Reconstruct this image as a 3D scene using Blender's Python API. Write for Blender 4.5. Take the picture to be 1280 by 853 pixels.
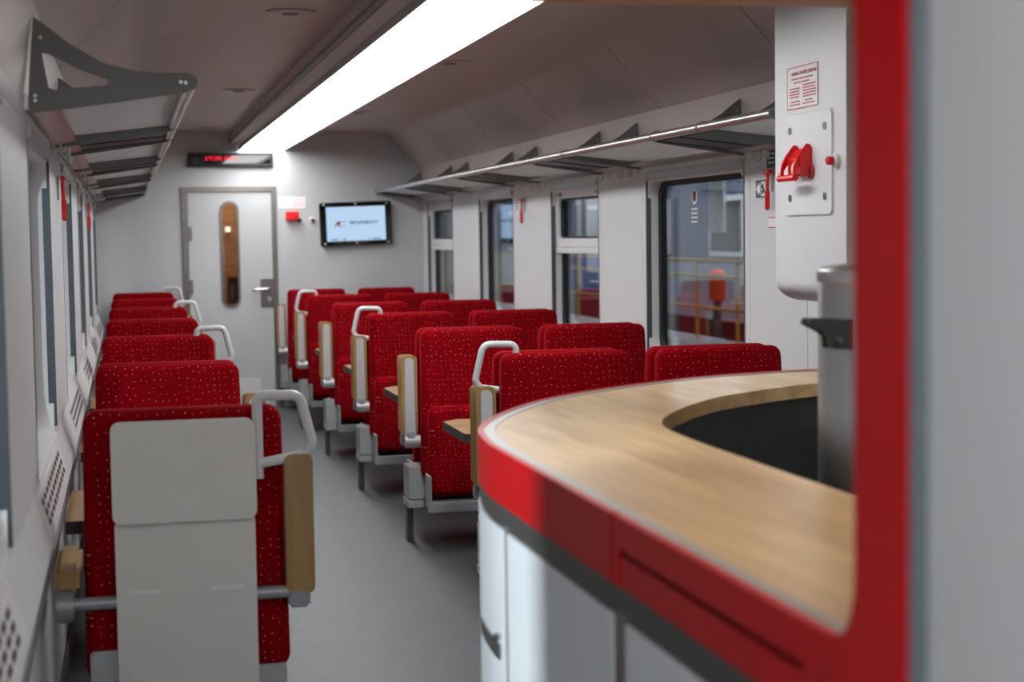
import bpy, bmesh, math, random
from mathutils import Vector, Matrix
from mathutils.geometry import tessellate_polygon
random.seed(7)
R = math.radians
S = bpy.context.scene
COL = S.collection
for o in list(bpy.data.objects): bpy.data.objects.remove(o)

# ------------------------------------------------------------------ camera
FPX, YAW, PIT, ROL, CH = 2048.3, .2304, .0646, -.0149, 1.45
fw = Vector((math.sin(YAW)*math.cos(PIT), math.cos(YAW)*math.cos(PIT), -math.sin(PIT)))
rt = Vector((math.cos(YAW), -math.sin(YAW), 0)); up = rt.cross(fw)
r2 = rt*math.cos(ROL)+up*math.sin(ROL); u2 = up*math.cos(ROL)-rt*math.sin(ROL)
cd = bpy.data.cameras.new('camera'); cam = bpy.data.objects.new('camera', cd); COL.objects.link(cam)
cam.matrix_world = Matrix(((r2.x, u2.x, -fw.x, 0), (r2.y, u2.y, -fw.y, 0), (r2.z, u2.z, -fw.z, CH), (0, 0, 0, 1)))
cd.sensor_width = 36; cd.lens = 36*FPX/1280; cd.clip_start = .02; cd.clip_end = 200
cd.dof.use_dof = True; cd.dof.focus_distance = 6.0; cd.dof.aperture_fstop = 3.5
S.camera = cam
# ------------------------------------------------------------------ world, light, exposure
W = bpy.data.worlds.new('world'); S.world = W; W.use_nodes = True
bg = W.node_tree.nodes['Background']; bg.inputs[0].default_value = (.62, .72, .85, 1); bg.inputs[1].default_value = .45
vs = S.view_settings; vs.view_transform = 'Standard'; vs.look = 'None'; vs.gamma = 1; vs.exposure = 0.0
vs.use_curve_mapping = False
LAMP_STRENGTH, CORRIDOR_FILL_STRENGTH, ADDED_LAMP_STRENGTH, ASSUMED_FLOOD_STRENGTH = 12.5, 24.0, 100.0, 900.0

# ------------------------------------------------------------------ materials
def sc(r, g, b):
    f = lambda c: (c/255/12.92 if c/255 <= .04045 else ((c/255+.055)/1.055)**2.4)
    return (f(r), f(g), f(b), 1)
MATS = {}
def mat(name, col, rough=.5, metal=0, var=.04, scale=20, bump=0, spec=.5, coat=0, stretch=(1, 1, 1)):
    m = bpy.data.materials.new(name); m.use_nodes = True; N = m.node_tree.nodes; L = m.node_tree.links
    b = N['Principled BSDF']; b.inputs['Roughness'].default_value = rough; b.inputs['Metallic'].default_value = metal
    b.inputs['Specular IOR Level'].default_value = spec; b.inputs['Coat Weight'].default_value = coat
    tc = N.new('ShaderNodeTexCoord'); mp = N.new('ShaderNodeMapping'); mp.inputs['Scale'].default_value = stretch
    L.new(tc.outputs['Object'], mp.inputs[0])
    no = N.new('ShaderNodeTexNoise'); no.inputs['Scale'].default_value = scale; no.inputs['Detail'].default_value = 4
    L.new(mp.outputs[0], no.inputs['Vector'])
    rp = N.new('ShaderNodeValToRGB'); e = rp.color_ramp.elements
    e[0].position = .3; e[1].position = .7
    e[0].color = tuple(c*(1-var) for c in col[:3])+(1,); e[1].color = tuple(min(1, c*(1+var)) for c in col[:3])+(1,)
    L.new(no.outputs['Fac'], rp.inputs[0]); L.new(rp.outputs[0], b.inputs['Base Color'])
    if bump:
        bp = N.new('ShaderNodeBump'); bp.inputs['Strength'].default_value = bump; bp.inputs['Distance'].default_value = .002
        L.new(no.outputs['Fac'], bp.inputs['Height']); L.new(bp.outputs[0], b.inputs['Normal'])
    MATS[name] = m
    return m
def emis(name, col, st):
    m = bpy.data.materials.new(name); m.use_nodes = True; N = m.node_tree.nodes; L = m.node_tree.links
    N.remove(N['Principled BSDF']); e = N.new('ShaderNodeEmission'); e.inputs[0].default_value = col; e.inputs[1].default_value = st
    L.new(e.outputs[0], N['Material Output'].inputs[0]); MATS[name] = m
    return m
def wood(name, c0, c1, rough, axis, sc_=1.0, coat=0.0):
    m = bpy.data.materials.new(name); m.use_nodes = True; N = m.node_tree.nodes; L = m.node_tree.links
    b = N['Principled BSDF']; b.inputs['Roughness'].default_value = rough; b.inputs['Coat Weight'].default_value = coat
    b.inputs['Coat Roughness'].default_value = .25
    tc = N.new('ShaderNodeTexCoord'); mp = N.new('ShaderNodeMapping')
    mp.inputs['Scale'].default_value = tuple(2.0*sc_ if i == axis else 22*sc_ for i in range(3))
    L.new(tc.outputs['Object'], mp.inputs[0])
    no = N.new('ShaderNodeTexNoise'); no.inputs['Scale'].default_value = 1.0; no.inputs['Detail'].default_value = 6; no.inputs['Distortion'].default_value = .6
    L.new(mp.outputs[0], no.inputs['Vector'])
    rp = N.new('ShaderNodeValToRGB'); e = rp.color_ramp.elements
    e[0].position = .32; e[0].color = c0; e[1].position = .68; e[1].color = c1
    L.new(no.outputs['Fac'], rp.inputs[0]); L.new(rp.outputs[0], b.inputs['Base Color'])
    MATS[name] = m
    return m
def fabric():
    m = bpy.data.materials.new('red_fabric'); m.use_nodes = True; N = m.node_tree.nodes; L = m.node_tree.links
    b = N['Principled BSDF']; b.inputs['Roughness'].default_value = .9; b.inputs['Specular IOR Level'].default_value = .05
    b.inputs['Sheen Weight'].default_value = .28; b.inputs['Sheen Roughness'].default_value = .25; b.inputs['Sheen Tint'].default_value = (1, .03, .03, 1)
    tc = N.new('ShaderNodeTexCoord'); sp = N.new('ShaderNodeSeparateXYZ'); L.new(tc.outputs['Object'], sp.inputs[0])
    ad = N.new('ShaderNodeMath'); L.new(sp.outputs['X'], ad.inputs[0]); L.new(sp.outputs['Y'], ad.inputs[1])
    cb = N.new('ShaderNodeCombineXYZ'); L.new(ad.outputs[0], cb.inputs[0]); L.new(sp.outputs['Z'], cb.inputs[1])
    vo = N.new('ShaderNodeTexVoronoi'); vo.voronoi_dimensions = '2D'; vo.inputs['Scale'].default_value = 44; vo.inputs['Randomness'].default_value = .55
    L.new(cb.outputs[0], vo.inputs['Vector'])
    rp = N.new('ShaderNodeValToRGB'); e = rp.color_ramp.elements
    e[0].position = .045; e[0].color = (1, 1, 1, 1); e[1].position = .085; e[1].color = (0, 0, 0, 1)
    L.new(vo.outputs['Distance'], rp.inputs[0])
    sx = N.new('ShaderNodeSeparateColor'); L.new(vo.outputs['Color'], sx.inputs[0])
    mu = N.new('ShaderNodeMath'); mu.operation = 'MULTIPLY'; L.new(rp.outputs[0], mu.inputs[0]); L.new(sx.outputs[0], mu.inputs[1])
    no = N.new('ShaderNodeTexNoise'); no.inputs['Scale'].default_value = 9; L.new(tc.outputs['Object'], no.inputs['Vector'])
    r2_ = N.new('ShaderNodeValToRGB'); q = r2_.color_ramp.elements
    q[0].position = .3; q[0].color = sc(116, 0, 10); q[1].position = .7; q[1].color = sc(136, 1, 14)
    L.new(no.outputs['Fac'], r2_.inputs[0])
    mx = N.new('ShaderNodeMix'); mx.data_type = 'RGBA'; L.new(mu.outputs[0], mx.inputs[0]); L.new(r2_.outputs[0], mx.inputs[6])
    mx.inputs[7].default_value = sc(240, 160, 150); L.new(mx.outputs[2], b.inputs['Base Color'])
    fz = N.new('ShaderNodeTexNoise'); fz.inputs['Scale'].default_value = 700; L.new(tc.outputs['Object'], fz.inputs['Vector'])
    bp = N.new('ShaderNodeBump'); bp.inputs['Strength'].default_value = .25; bp.inputs['Distance'].default_value = .002
    L.new(fz.outputs['Fac'], bp.inputs['Height']); L.new(bp.outputs[0], b.inputs['Normal'])
    MATS['fabric'] = m
def glass(name, tint, k, base):
    m = bpy.data.materials.new(name); m.use_nodes = True; N = m.node_tree.nodes; L = m.node_tree.links
    N.remove(N['Principled BSDF'])
    t = N.new('ShaderNodeBsdfTransparent'); t.inputs[0].default_value = tint
    g = N.new('ShaderNodeBsdfGlossy'); g.inputs['Roughness'].default_value = .01; g.inputs[0].default_value = (.95, .97, 1, 1)
    f = N.new('ShaderNodeFresnel'); f.inputs[0].default_value = 1.5
    ma = N.new('ShaderNodeMath'); ma.operation = 'MULTIPLY_ADD'; ma.inputs[1].default_value = k; ma.inputs[2].default_value = base; ma.use_clamp = True
    L.new(f.outputs[0], ma.inputs[0]); mx = N.new('ShaderNodeMixShader')
    L.new(ma.outputs[0], mx.inputs[0]); L.new(t.outputs[0], mx.inputs[1]); L.new(g.outputs[0], mx.inputs[2])
    L.new(mx.outputs[0], N['Material Output'].inputs[0]); MATS[name] = m
def frosted():
    m = bpy.data.materials.new('shelf_glass'); m.use_nodes = True; N = m.node_tree.nodes; L = m.node_tree.links
    N.remove(N['Principled BSDF'])
    t = N.new('ShaderNodeBsdfTransparent'); t.inputs[0].default_value = (.9, .93, .93, 1)
    d = N.new('ShaderNodeBsdfTranslucent'); d.inputs[0].default_value = (.93, .95, .95, 1)
    d2 = N.new('ShaderNodeBsdfDiffuse'); d2.inputs[0].default_value = (.8, .82, .82, 1)
    no = N.new('ShaderNodeTexNoise'); no.inputs['Scale'].default_value = 3
    mr = N.new('ShaderNodeMapRange'); mr.inputs[3].default_value = .8; mr.inputs[4].default_value = .9
    L.new(no.outputs['Fac'], mr.inputs[0])
    a = N.new('ShaderNodeMixShader'); a.inputs[0].default_value = .15; L.new(d.outputs[0], a.inputs[1]); L.new(d2.outputs[0], a.inputs[2])
    b = N.new('ShaderNodeMixShader'); L.new(mr.outputs[0], b.inputs[0]); L.new(t.outputs[0], b.inputs[1]); L.new(a.outputs[0], b.inputs[2])
    L.new(b.outputs[0], N['Material Output'].inputs[0]); MATS['shelf_glass'] = m
fabric(); frosted()
glass('pane', (.96, .98, .98, 1), .7, .01); glass('door_pane', (.8, .74, .68, 1), 1.0, .0)
mat('wall', sc(212, 214, 215), .42, var=.015, scale=6)
mat('end_wall', sc(193, 194, 195), .45, var=.015, scale=6)
mat('ceil', sc(188, 171, 167), .45, var=.02, scale=4)
mat('ceil_back', sc(30, 28, 28), .8)
mat("floor", sc(80, 83, 85), .5, var=.10, scale=14, spec=.3)
mat('baseboard', sc(70, 72, 74), .5)
mat('white_metal', sc(222, 222, 222), .35, var=.01)
mat('light_metal', sc(176, 178, 180), .35, metal=.35, var=.02)
mat('silver', sc(212, 214, 215), .32, metal=.4, var=.02)
mat('alu', sc(190, 186, 184), .28, metal=.9, var=.03, stretch=(30, 1, 30))
mat('steel', sc(198, 199, 199), .36, metal=1, var=.04, stretch=(1, 1, 40))
mat('chrome', sc(170, 172, 174), .12, metal=1, var=.02)
mat('dark_metal', sc(74, 82, 84), .42, metal=.3, var=.03)
mat('bracket', sc(120, 122, 121), .45, metal=.25, var=.03)
mat('leg', sc(96, 98, 98), .4, metal=.6, var=.03)
mat('frame_metal', sc(128, 124, 120), .3, metal=.75, var=.03)
mat('black', sc(14, 16, 17), .5)
mat('gasket', sc(12, 16, 19), .6)
mat('black_gloss', sc(8, 9, 10), .04, spec=.6)
mat('guide', sc(96, 102, 106), .35, metal=.5)
mat('panel_grey', sc(208, 207, 202), .5, var=.02, scale=12)
mat('grab', sc(204, 206, 206), .35, var=.01)
mat('axle', sc(150, 154, 158), .4, metal=.3)
mat('red_gloss', sc(184, 4, 15), .35, var=.02, spec=.12)
mat('red_plastic', sc(225, 20, 24), .3, var=.02)
mat('counter_white', sc(224, 227, 230), .22, var=.01)
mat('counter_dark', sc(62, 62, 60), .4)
mat('trim_grey', sc(150, 150, 144), .35, metal=.4)
mat('trim_blue', sc(122, 132, 138), .4, metal=.3)
mat('bar_dark', sc(46, 50, 49), .55, var=.15, scale=30)
mat('post_grey', sc(112, 106, 100), .45)
mat('sign_white', sc(236, 232, 230), .5, var=.01)
mat('sign_red', sc(190, 40, 46), .5)
mat('sign_green', sc(20, 84, 76), .5)
mat('cabinet', sc(222, 222, 224), .38, var=.012, scale=8)
mat('table_edge', sc(52, 50, 46), .5)
mat('yellow', sc(196, 160, 40), .5); mat('orange', sc(235, 80, 25), .5); mat('hall_floor', sc(120, 126, 132), .4, var=.15, scale=2)
mat('hall_wall', sc(150, 155, 158), .7, var=.1, scale=1); mat('train_grey', sc(150, 158, 170), .4); mat('train_blue', sc(70, 84, 110), .4)
mat('dark_red', sc(90, 22, 26), .6); mat('blue', sc(60, 95, 150), .6); mat('train_glass', sc(40, 46, 50), .1, spec=.7)
wood('counter_wood', sc(192, 150, 92), sc(228, 190, 134), .33, 1, .8, .5)
wood('arm_wood', sc(144, 112, 68), sc(170, 136, 88), .45, 2)
wood('table_wood', sc(132, 100, 64), sc(164, 128, 86), .4, 0)
wood('soffit_wood', sc(170, 120, 86), sc(202, 152, 114), .5, 0)
wood('vestibule_wood', sc(140, 100, 66), sc(170, 128, 90), .5, 0)
emis('lamp', (.97, .985, 1, 1), LAMP_STRENGTH); emis('corridor_fill_glow', (.93, .97, 1, 1), CORRIDOR_FILL_STRENGTH); emis('added_lamp_glow', (1, .93, .82, 1), ADDED_LAMP_STRENGTH)
emis('screen', sc(190, 218, 246), .95); emis('led_red', (1, .03, .06, 1), 1.6); emis('hall_lamp', (.92, .97, 1, 1), 60.0); emis('assumed_flood_glow', (.86, .94, 1, 1), ASSUMED_FLOOD_STRENGTH); emis('spot_lamp', (1, .85, .6, 1), 6)
mat('logo_red', sc(150, 60, 70), .6); mat('logo_blue', sc(70, 96, 140), .6); mat('logo_grey', sc(120, 150, 185), .6)

# ------------------------------------------------------------------ mesh helpers
def NB(): return bmesh.new()
def box(bm, x0, x1, y0, y1, z0, z1):
    v = [bm.verts.new((x, y, z)) for x in (x0, x1) for y in (y0, y1) for z in (z0, z1)]
    for f in ((0, 1, 3, 2), (4, 6, 7, 5), (0, 4, 5, 1), (2, 3, 7, 6), (0, 2, 6, 4), (1, 5, 7, 3)): bm.faces.new([v[i] for i in f])
    return bm
def p3(a, b, t, axis):
    return (t, a, b) if axis == 'x' else (a, t, b) if axis == 'y' else (a, b, t)
def prism(bm, outer, axis, t0, t1, holes=()):
    loops = [list(outer)]+[list(h) for h in holes]
    tris = tessellate_polygon([[Vector((a, b, 0)) for a, b in lp] for lp in loops])
    flat = [p for lp in loops for p in lp]
    A = [bm.verts.new(p3(a, b, t0, axis)) for a, b in flat]; B = [bm.verts.new(p3(a, b, t1, axis)) for a, b in flat]
    if len(loops) == 1:
        bm.faces.new(A); bm.faces.new(B[::-1])
    else:
        for t in tris:
            try: bm.faces.new([A[i] for i in t]); bm.faces.new([B[i] for i in reversed(t)])
            except ValueError: pass
    k = 0
    for lp in loops:
        n = len(lp)
        for i in range(n):
            j = (i+1) % n
            bm.faces.new((A[k+i], A[k+j], B[k+j], B[k+i]))
        k += n
    return bm
def rrect(a0, a1, b0, b1, r, n=5):
    P = []
    for cx, cy, s in ((a1-r, b1-r, 0), (a0+r, b1-r, 90), (a0+r, b0+r, 180), (a1-r, b0+r, 270)):
        for i in range(n+1):
            t = R(s+90*i/n); P.append((cx+r*math.cos(t), cy+r*math.sin(t)))
    return P
def rect(a0, a1, b0, b1): return [(a0, b0), (a1, b0), (a1, b1), (a0, b1)]
def tube(bm, path, r, n=10, closed=False):
    P = [Vector(p) for p in path]; rings = []; ref = None
    for i, p in enumerate(P):
        if closed: d = P[(i+1) % len(P)]-P[i-1]
        else: d = P[min(i+1, len(P)-1)]-P[max(i-1, 0)]
        d.normalize()
        if ref is None: ref = d.orthogonal().normalized()
        ref = (ref-d*ref.dot(d)).normalized(); q = d.cross(ref)
        rings.append([bm.verts.new(p+ref*r*math.cos(2*math.pi*k/n)+q*r*math.sin(2*math.pi*k/n)) for k in range(n)])
    m = len(rings)
    for i in range(m if closed else m-1):
        a, b = rings[i], rings[(i+1) % m]
        for k in range(n): bm.faces.new((a[k], a[(k+1) % n], b[(k+1) % n], b[k]))
    if not closed: bm.faces.new(rings[0][::-1]); bm.faces.new(rings[-1])
    return bm
def fillet(path, r, n=5):
    P = [Vector(p) for p in path]; out = [P[0]]
    for i in range(1, len(P)-1):
        a = (P[i-1]-P[i]); b = (P[i+1]-P[i]); k = min(r, a.length*.45, b.length*.45); a.normalize(); b.normalize()
        p0 = P[i]+a*k; p1 = P[i]+b*k
        for j in range(n+1):
            t = j/n; out.append(p0*(1-t)**2+P[i]*2*t*(1-t)+p1*t*t)
    out.append(P[-1]); return out
def lathe(bm, prof, c=(0, 0, 0), n=28):
    rings = [[bm.verts.new((c[0]+r*math.cos(2*math.pi*k/n), c[1]+r*math.sin(2*math.pi*k/n), c[2]+z)) for k in range(n)] for r, z in prof]
    for a, b in zip(rings, rings[1:]):
        for k in range(n): bm.faces.new((a[k], a[(k+1) % n], b[(k+1) % n], b[k]))
    bm.faces.new(rings[0][::-1]); bm.faces.new(rings[-1]); return bm
def slab(bm, wb, wt, z0, z1, y0, y1, rc, re, n=4, bulge=0.0):
    """upholstered slab standing in XZ, thickness y0..y1, rounded corners and edges"""
    def loop(d, y):
        P = []; r = max(rc-d*.5, .006); h0, h1 = z0+d, z1-d
        wb2, wt2 = wb/2-d, wt/2-d
        for cx, cz, s in ((wt2-r, h1-r, 0), (-wt2+r, h1-r, 90), (-wb2+r, h0+r, 180), (wb2-r, h0+r, 270)):
            for i in range(6):
                t = R(s+90*i/5); P.append(bm.verts.new((cx+r*math.cos(t), y, cz+r*math.sin(t))))
        return P
    L = []
    for i in range(n+1):
        t = R(90*i/n); L.append(loop(re*(1-math.sin(t)), y0+re*(1-math.cos(t))))
    for i in range(n+1):
        t = R(90*i/n); L.append(loop(re*(1-math.cos(t)), y1-re*(1-math.sin(t))))
    for a, b in zip(L, L[1:]):
        k = len(a)
        for i in range(k): bm.faces.new((a[i], a[(i+1) % k], b[(i+1) % k], b[i]))
    bm.faces.new(L[0][::-1]); bm.faces.new(L[-1]); return bm
def bevel(bm, off, seg=2):
    bm.normal_update()
    es = [e for e in bm.edges if len(e.link_faces) == 2 and e.calc_face_angle(0) > .6]
    bmesh.ops.bevel(bm, geom=es, offset=off, segments=seg, affect='EDGES', clamp_overlap=True); return bm
def tf(bm, M): bmesh.ops.transform(bm, matrix=M, verts=bm.verts[:]); return bm
def mesh(bm, name):
    bmesh.ops.recalc_face_normals(bm, faces=bm.faces[:])
    me = bpy.data.meshes.new(name); bm.to_mesh(me); bm.free()
    me.polygons.foreach_set('use_smooth', [True]*len(me.polygons)); me.set_sharp_from_angle(angle=R(35)); return me
def obj(name, data, m, parent=None, loc=None):
    if isinstance(data, bmesh.types.BMesh): data = mesh(data, name)
    o = bpy.data.objects.new(name, data); COL.objects.link(o); o.parent = parent
    if loc: o.location = loc
    if m and not data.materials: data.materials.append(MATS[m])
    return o
def tag(o, label, cat, group=None):
    o['label'] = label; o['category'] = cat
    if group: o['group'] = group
    return o
def thing(name, label, cat, loc=(0, 0, 0), group=None):
    o = bpy.data.objects.new(name, None); COL.objects.link(o); o.location = loc; o.empty_display_size = .1
    return tag(o, label, cat, group)
def struct(name, data=None, m=None):
    if data is None: o = bpy.data.objects.new(name, None); COL.objects.link(o)
    else: o = obj(name, data, m)
    o['kind'] = 'structure'; return o
CACHE = {}
def cm(key, fn):
    if key not in CACHE: CACHE[key] = mesh(fn(), key if isinstance(key, str) else key[0])
    return CACHE[key]
def text_mesh(body, size, name, italic=0.0, bold=0.0):
    c = bpy.data.curves.new(name, 'FONT'); c.body = body; c.size = size; c.align_x = 'LEFT'; c.extrude = .0006; c.shear = italic; c.offset = bold
    t = bpy.data.objects.new(name, c); COL.objects.link(t); dg = bpy.context.evaluated_depsgraph_get()
    me = bpy.data.meshes.new_from_object(t.evaluated_get(dg)); bpy.data.objects.remove(t); bpy.data.curves.remove(c)
    return me
def ribbon(bm, pts, o0, o1, z0, z1):
    """solid strip following a plan polyline, offset o0..o1 along its left normal"""
    P = [Vector((a, b, 0)) for a, b in pts]; n = len(P); rows = []
    for i, p in enumerate(P):
        d = (P[min(i+1, n-1)]-P[max(i-1, 0)]).normalized(); nn = Vector((d.y, -d.x, 0))
        a, b = p+nn*o0, p+nn*o1
        rows.append([bm.verts.new((a.x, a.y, z0)), bm.verts.new((b.x, b.y, z0)), bm.verts.new((b.x, b.y, z1)), bm.verts.new((a.x, a.y, z1))])
    for a, b in zip(rows, rows[1:]):
        for k in range(4): bm.faces.new((a[k], a[(k+1) % 4], b[(k+1) % 4], b[k]))
    bm.faces.new(rows[0][::-1]); bm.faces.new(rows[-1]); return bm
def catmull(pts, n=6):
    P = [pts[0]]+list(pts)+[pts[-1]]; out = []
    for i in range(1, len(P)-2):
        for k in range(n):
            t = k/n; q = []
            for c in (0, 1):
                a, b, d, e = P[i-1][c], P[i][c], P[i+1][c], P[i+2][c]
                q.append(.5*(2*b+(d-a)*t+(2*a-5*b+4*d-e)*t*t+(3*b-a-3*d+e)*t**3))
            out.append(tuple(q))
    out.append(pts[-1]); return out

# ------------------------------------------------------------------ dimensions (metres; y along the coach, x to the right)
XL, XR, YE, YB, XC = -.235, 2.545, 14.2, -1.7, 1.155
def mx(side, x): return x if side == 'left' else 2*XC-x
def sbox(bm, side, x0, x1, *a):
    p, q = sorted((mx(side, x0), mx(side, x1))); return box(bm, p, q, *a)
WIN = {'left': [(2.0, 3.36), (4.33, 5.55), (6.55, 7.78), (8.70, 9.76), (10.76, 11.86), (12.86, 13.95)],
       'right': [(6.52, 7.87), (8.71, 9.755), (10.76, 11.86), (12.86, 13.98)]}
ZS, ZT = .83, 1.755

# floor
struct('floor', box(NB(), XL-.12, XR+.12, YB, YE+1.2, -.06, 0), 'floor')

# ------------------------------------------------------------------ side walls
wn = 0
for side in ('left', 'right'):
    w = struct('wall_'+side)
    f = lambda pts: [(mx(side, a), b) for a, b in pts]
    obj('lintel', prism(NB(), f([(XL, ZT), (XL, 1.80), (XL-.11, 1.80), (XL-.11, ZT)]), 'y', YB, YE), 'wall', w)
    obj('upper_panel', prism(NB(), f([(XL, 1.801), (XL+.03, 2.045), (XL-.11, 2.045), (XL-.11, 1.801)]), 'y', YB, YE), 'ceil', w)
    obj('sill', prism(NB(), f([(XL, ZS), (XL+.037, .715), (XL+.04, .70), (XL+.03, .665), (XL+.004, .655), (XL, .64), (XL, 0), (XL-.11, 0), (XL-.11, ZS)]), 'y', YB, YE), 'wall', w)
    xe = mx(side, XL+.040)
    obj('edge_moulding', tube(NB(), [(xe, YB, .69), (xe, YE, .69)], .009, 8), 'black', w)
    ops = WIN[side]; ed = [YB]+[e for o in ops for e in o]+[YE]
    for i in range(0, len(ed), 2):
        a, b = ed[i], ed[i+1]
        obj('pillar_core', sbox(NB(), side, XL-.11, XL-.006, a, b, ZS, ZT), 'baseboard', w)
        m_ = .055 if b-a > .3 else 0
        cuts = [(a, a+m_), (a+m_+.004, b-m_-.004), (b-m_, b)] if m_ else [(a, b)]
        if side == 'right' and i == 0:
            cuts = [(a, 3.0), (3.004, 5.768), (5.774, 5.866), (5.872, b-.06), (b-.056, b)]
        for k, (c, d) in enumerate(cuts):
            obj('edge_strip' if (d-c) < .12 else 'wall_panel', bevel(sbox(NB(), side, XL-.006, XL, c, d, ZS, ZT), .002, 1), 'wall', w)
    # ventilation grilles on the sloping sill
    for j, (a, b) in enumerate(ops):
        g0, g1 = a-.15, b-.22
        th = math.atan2(.037, .115)
        gm = NB(); box(gm, 0, .0035, 0, g1-g0, .012, .105)
        sl = NB(); ny = int((g1-g0-.06)/.105)
        for q in range(ny):
            for c in range(3): box(sl, .003, .0042, .04+q*.105, .04+q*.105+.072, .026+c*.026, .026+c*.026+.014)
        sgn = 1 if side == 'left' else -1
        for bmx in (gm, sl):
            if sgn < 0: bmesh.ops.scale(bmx, vec=(-1, 1, 1), verts=bmx.verts[:])
            bmesh.ops.rotate(bmx, cent=(0, 0, 0), matrix=Matrix.Rotation(-sgn*th, 3, 'Y'), verts=bmx.verts[:])
            bmesh.ops.translate(bmx, vec=(mx(side, XL+.037), g0, .715), verts=bmx.verts[:])
        go = obj('vent_grille', gm, 'white_metal', w); so = obj('vent_slots', sl, 'black', go); so['kind'] = 'stuff'
    bb = struct('baseboard_'+side, sbox(NB(), side, XL, XL+.012, YB+.01, YE-.01, .001, .10), 'baseboard')
    # windows
    for j, (a, b) in enumerate(ops):
        wn += 1; win = struct('window_%d' % wn)
        X0, X1 = sorted((mx(side, XL-.008), mx(side, XL-.062)))
        obj('frame', prism(NB(), rect(a, b, ZS, ZT), 'x', X0, X1, [rrect(a+.012, b-.012, ZS+.012, ZT-.05, .09, 7)]), 'white_metal', win)
        X0, X1 = sorted((mx(side, XL-.063), mx(side, XL-.074)))
        obj('gasket', prism(NB(), rect(a, b, ZS, ZT), 'x', X0, X1, [rrect(a+.05, b-.05, ZS+.045, ZT-.075, .10, 7)]), 'gasket', win)
        X0, X1 = sorted((mx(side, XL-.078), mx(side, XL-.084)))
        obj('pane', box(NB(), X0, X1, a+.005, b-.005, ZS+.005, ZT-.005), 'pane', win)
        for y in (a+.001, b-.013):
            gd = obj('blind_guide', sbox(NB(), side, XL-.024, XL+.001, y, y+.012, ZS+.0, ZT-.045), 'guide', win)
            obj('guide_end', sbox(NB(), side, XL-.024, XL+.003, y-.002, y+.014, ZS-.0, ZS+.018), 'white_metal', gd)
        obj('blind_box', bevel(sbox(NB(), side, XL-.03, XL+.012, a+.004, b-.004, ZT-.042, ZT-.002), .006), 'light_metal', win)
        hopper = (side == 'right' and j in (1, 3))
        if hopper:
            X0, X1 = sorted((mx(side, XL-.03), mx(side, XL-.06)))
            obj('upper_sash', prism(NB(), rrect(a+.02, b-.02, 1.375, 1.705, .045), 'x', X0, X1, [rrect(a+.065, b-.065, 1.425, 1.665, .05)]), 'white_metal', win)
            obj('sash_gasket', prism(NB(), rrect(a+.063, b-.063, 1.423, 1.667, .05), 'x', *sorted((mx(side, XL-.045), mx(side, XL-.055))), [rrect(a+.078, b-.078, 1.436, 1.654, .05)]), 'gasket', win)
            obj('mid_rail', bevel(sbox(NB(), side, XL-.056, XL-.028, a+.016, b-.016, 1.335, 1.372), .005), 'white_metal', win)
            for q in (a+.12, b-.12):
                obj('latch', bevel(sbox(NB(), side, XL-.03, XL-.015, q-.03, q+.03, 1.675, 1.70), .004), 'light_metal', win)
# rear wall of the corridor
struct('wall_rear', box(NB(), XL-.1, XR+.1, YB-.08, YB, 0, 2.45), 'wall')

# ------------------------------------------------------------------ ceiling
ce = struct('ceiling', box(NB(), XL-.1, XR+.1, YB, YE, 2.41, 2.45), 'ceil_back')
prof = [(XL+.028, 2.046), (.035, 2.315), (.06, 2.338), (.10, 2.352), (.5, 2.362), (.93, 2.362)]
seams = [YB, .8, 2.5, 4.2, 5.9, 7.55, 9.3, 11.0, 12.7, YE]
for side in ('left', 'right'):
    P = [(mx(side, a), b) for a, b in prof]+[(mx(side, a), b+.018) for a, b in prof[::-1]]
    for a, b in zip(seams, seams[1:]):
        obj('ceiling_panel', prism(NB(), P, 'y', a+.0045, b-.0045), 'ceil', ce)
obj('cove_backing_left', prism(NB(), [(XL+.02, 2.066), (.03, 2.345), (.0, 2.41), (XL-.1, 2.41), (XL-.1, 2.066)], 'y', YB, YE), 'ceil_back', ce).name = 'cove_backing'
obj('cove_backing', prism(NB(), [(mx('right', a), b) for a, b in [(XL+.02, 2.066), (.03, 2.345), (.0, 2.41), (XL-.1, 2.41), (XL-.1, 2.066)]], 'y', YB, YE), 'ceil_back', ce)

# long light strip
LY0, LY1 = 4.3, 14.19
lt = thing('ceiling_light', 'long white glowing light strip running down the centre of the ceiling', 'ceiling light', (XC, LY0, 2.235))
ln = LY1-LY0
hz = [(-.255, .126), (-.255, .07), (-.25, .035), (-.20, .012), (-.19, 0), (.19, 0), (.20, .012), (.25, .035), (.255, .07), (.255, .126)]
obj('housing', prism(NB(), hz, 'y', 0, ln), 'ceil', lt)
for s in (-1, 1):
    obj('side_bead', tube(NB(), [(s*.256, 0, .045), (s*.256, ln, .045)], .017, 12), 'bracket', lt)
    obj('lip', box(NB(), *sorted((s*.190, s*.197)), 0, ln, -.030, .004), 'light_metal', lt)
nd = 8
for k in range(nd):
    y0 = ln*k/nd; y1 = ln*(k+1)/nd
    obj('diffuser', box(NB(), -.189, .189, y0+.001, y1-.001, -.006, -.001), 'lamp', lt)
# unseen fill lamp added behind the camera to light the foreground, assumed bar downlights are with the canopy
cl = thing('corridor_fill_light', 'unseen white fill light added over the corridor by the bar', 'ceiling light', (.3, -.2, 2.31))
obj('housing', box(NB(), -.2, .2, -.7, .7, 0, .03), 'white_metal', cl); obj('diffuser', box(NB(), -.18, .18, -.68, .68, -.008, 0), 'corridor_fill_glow', cl)

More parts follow.
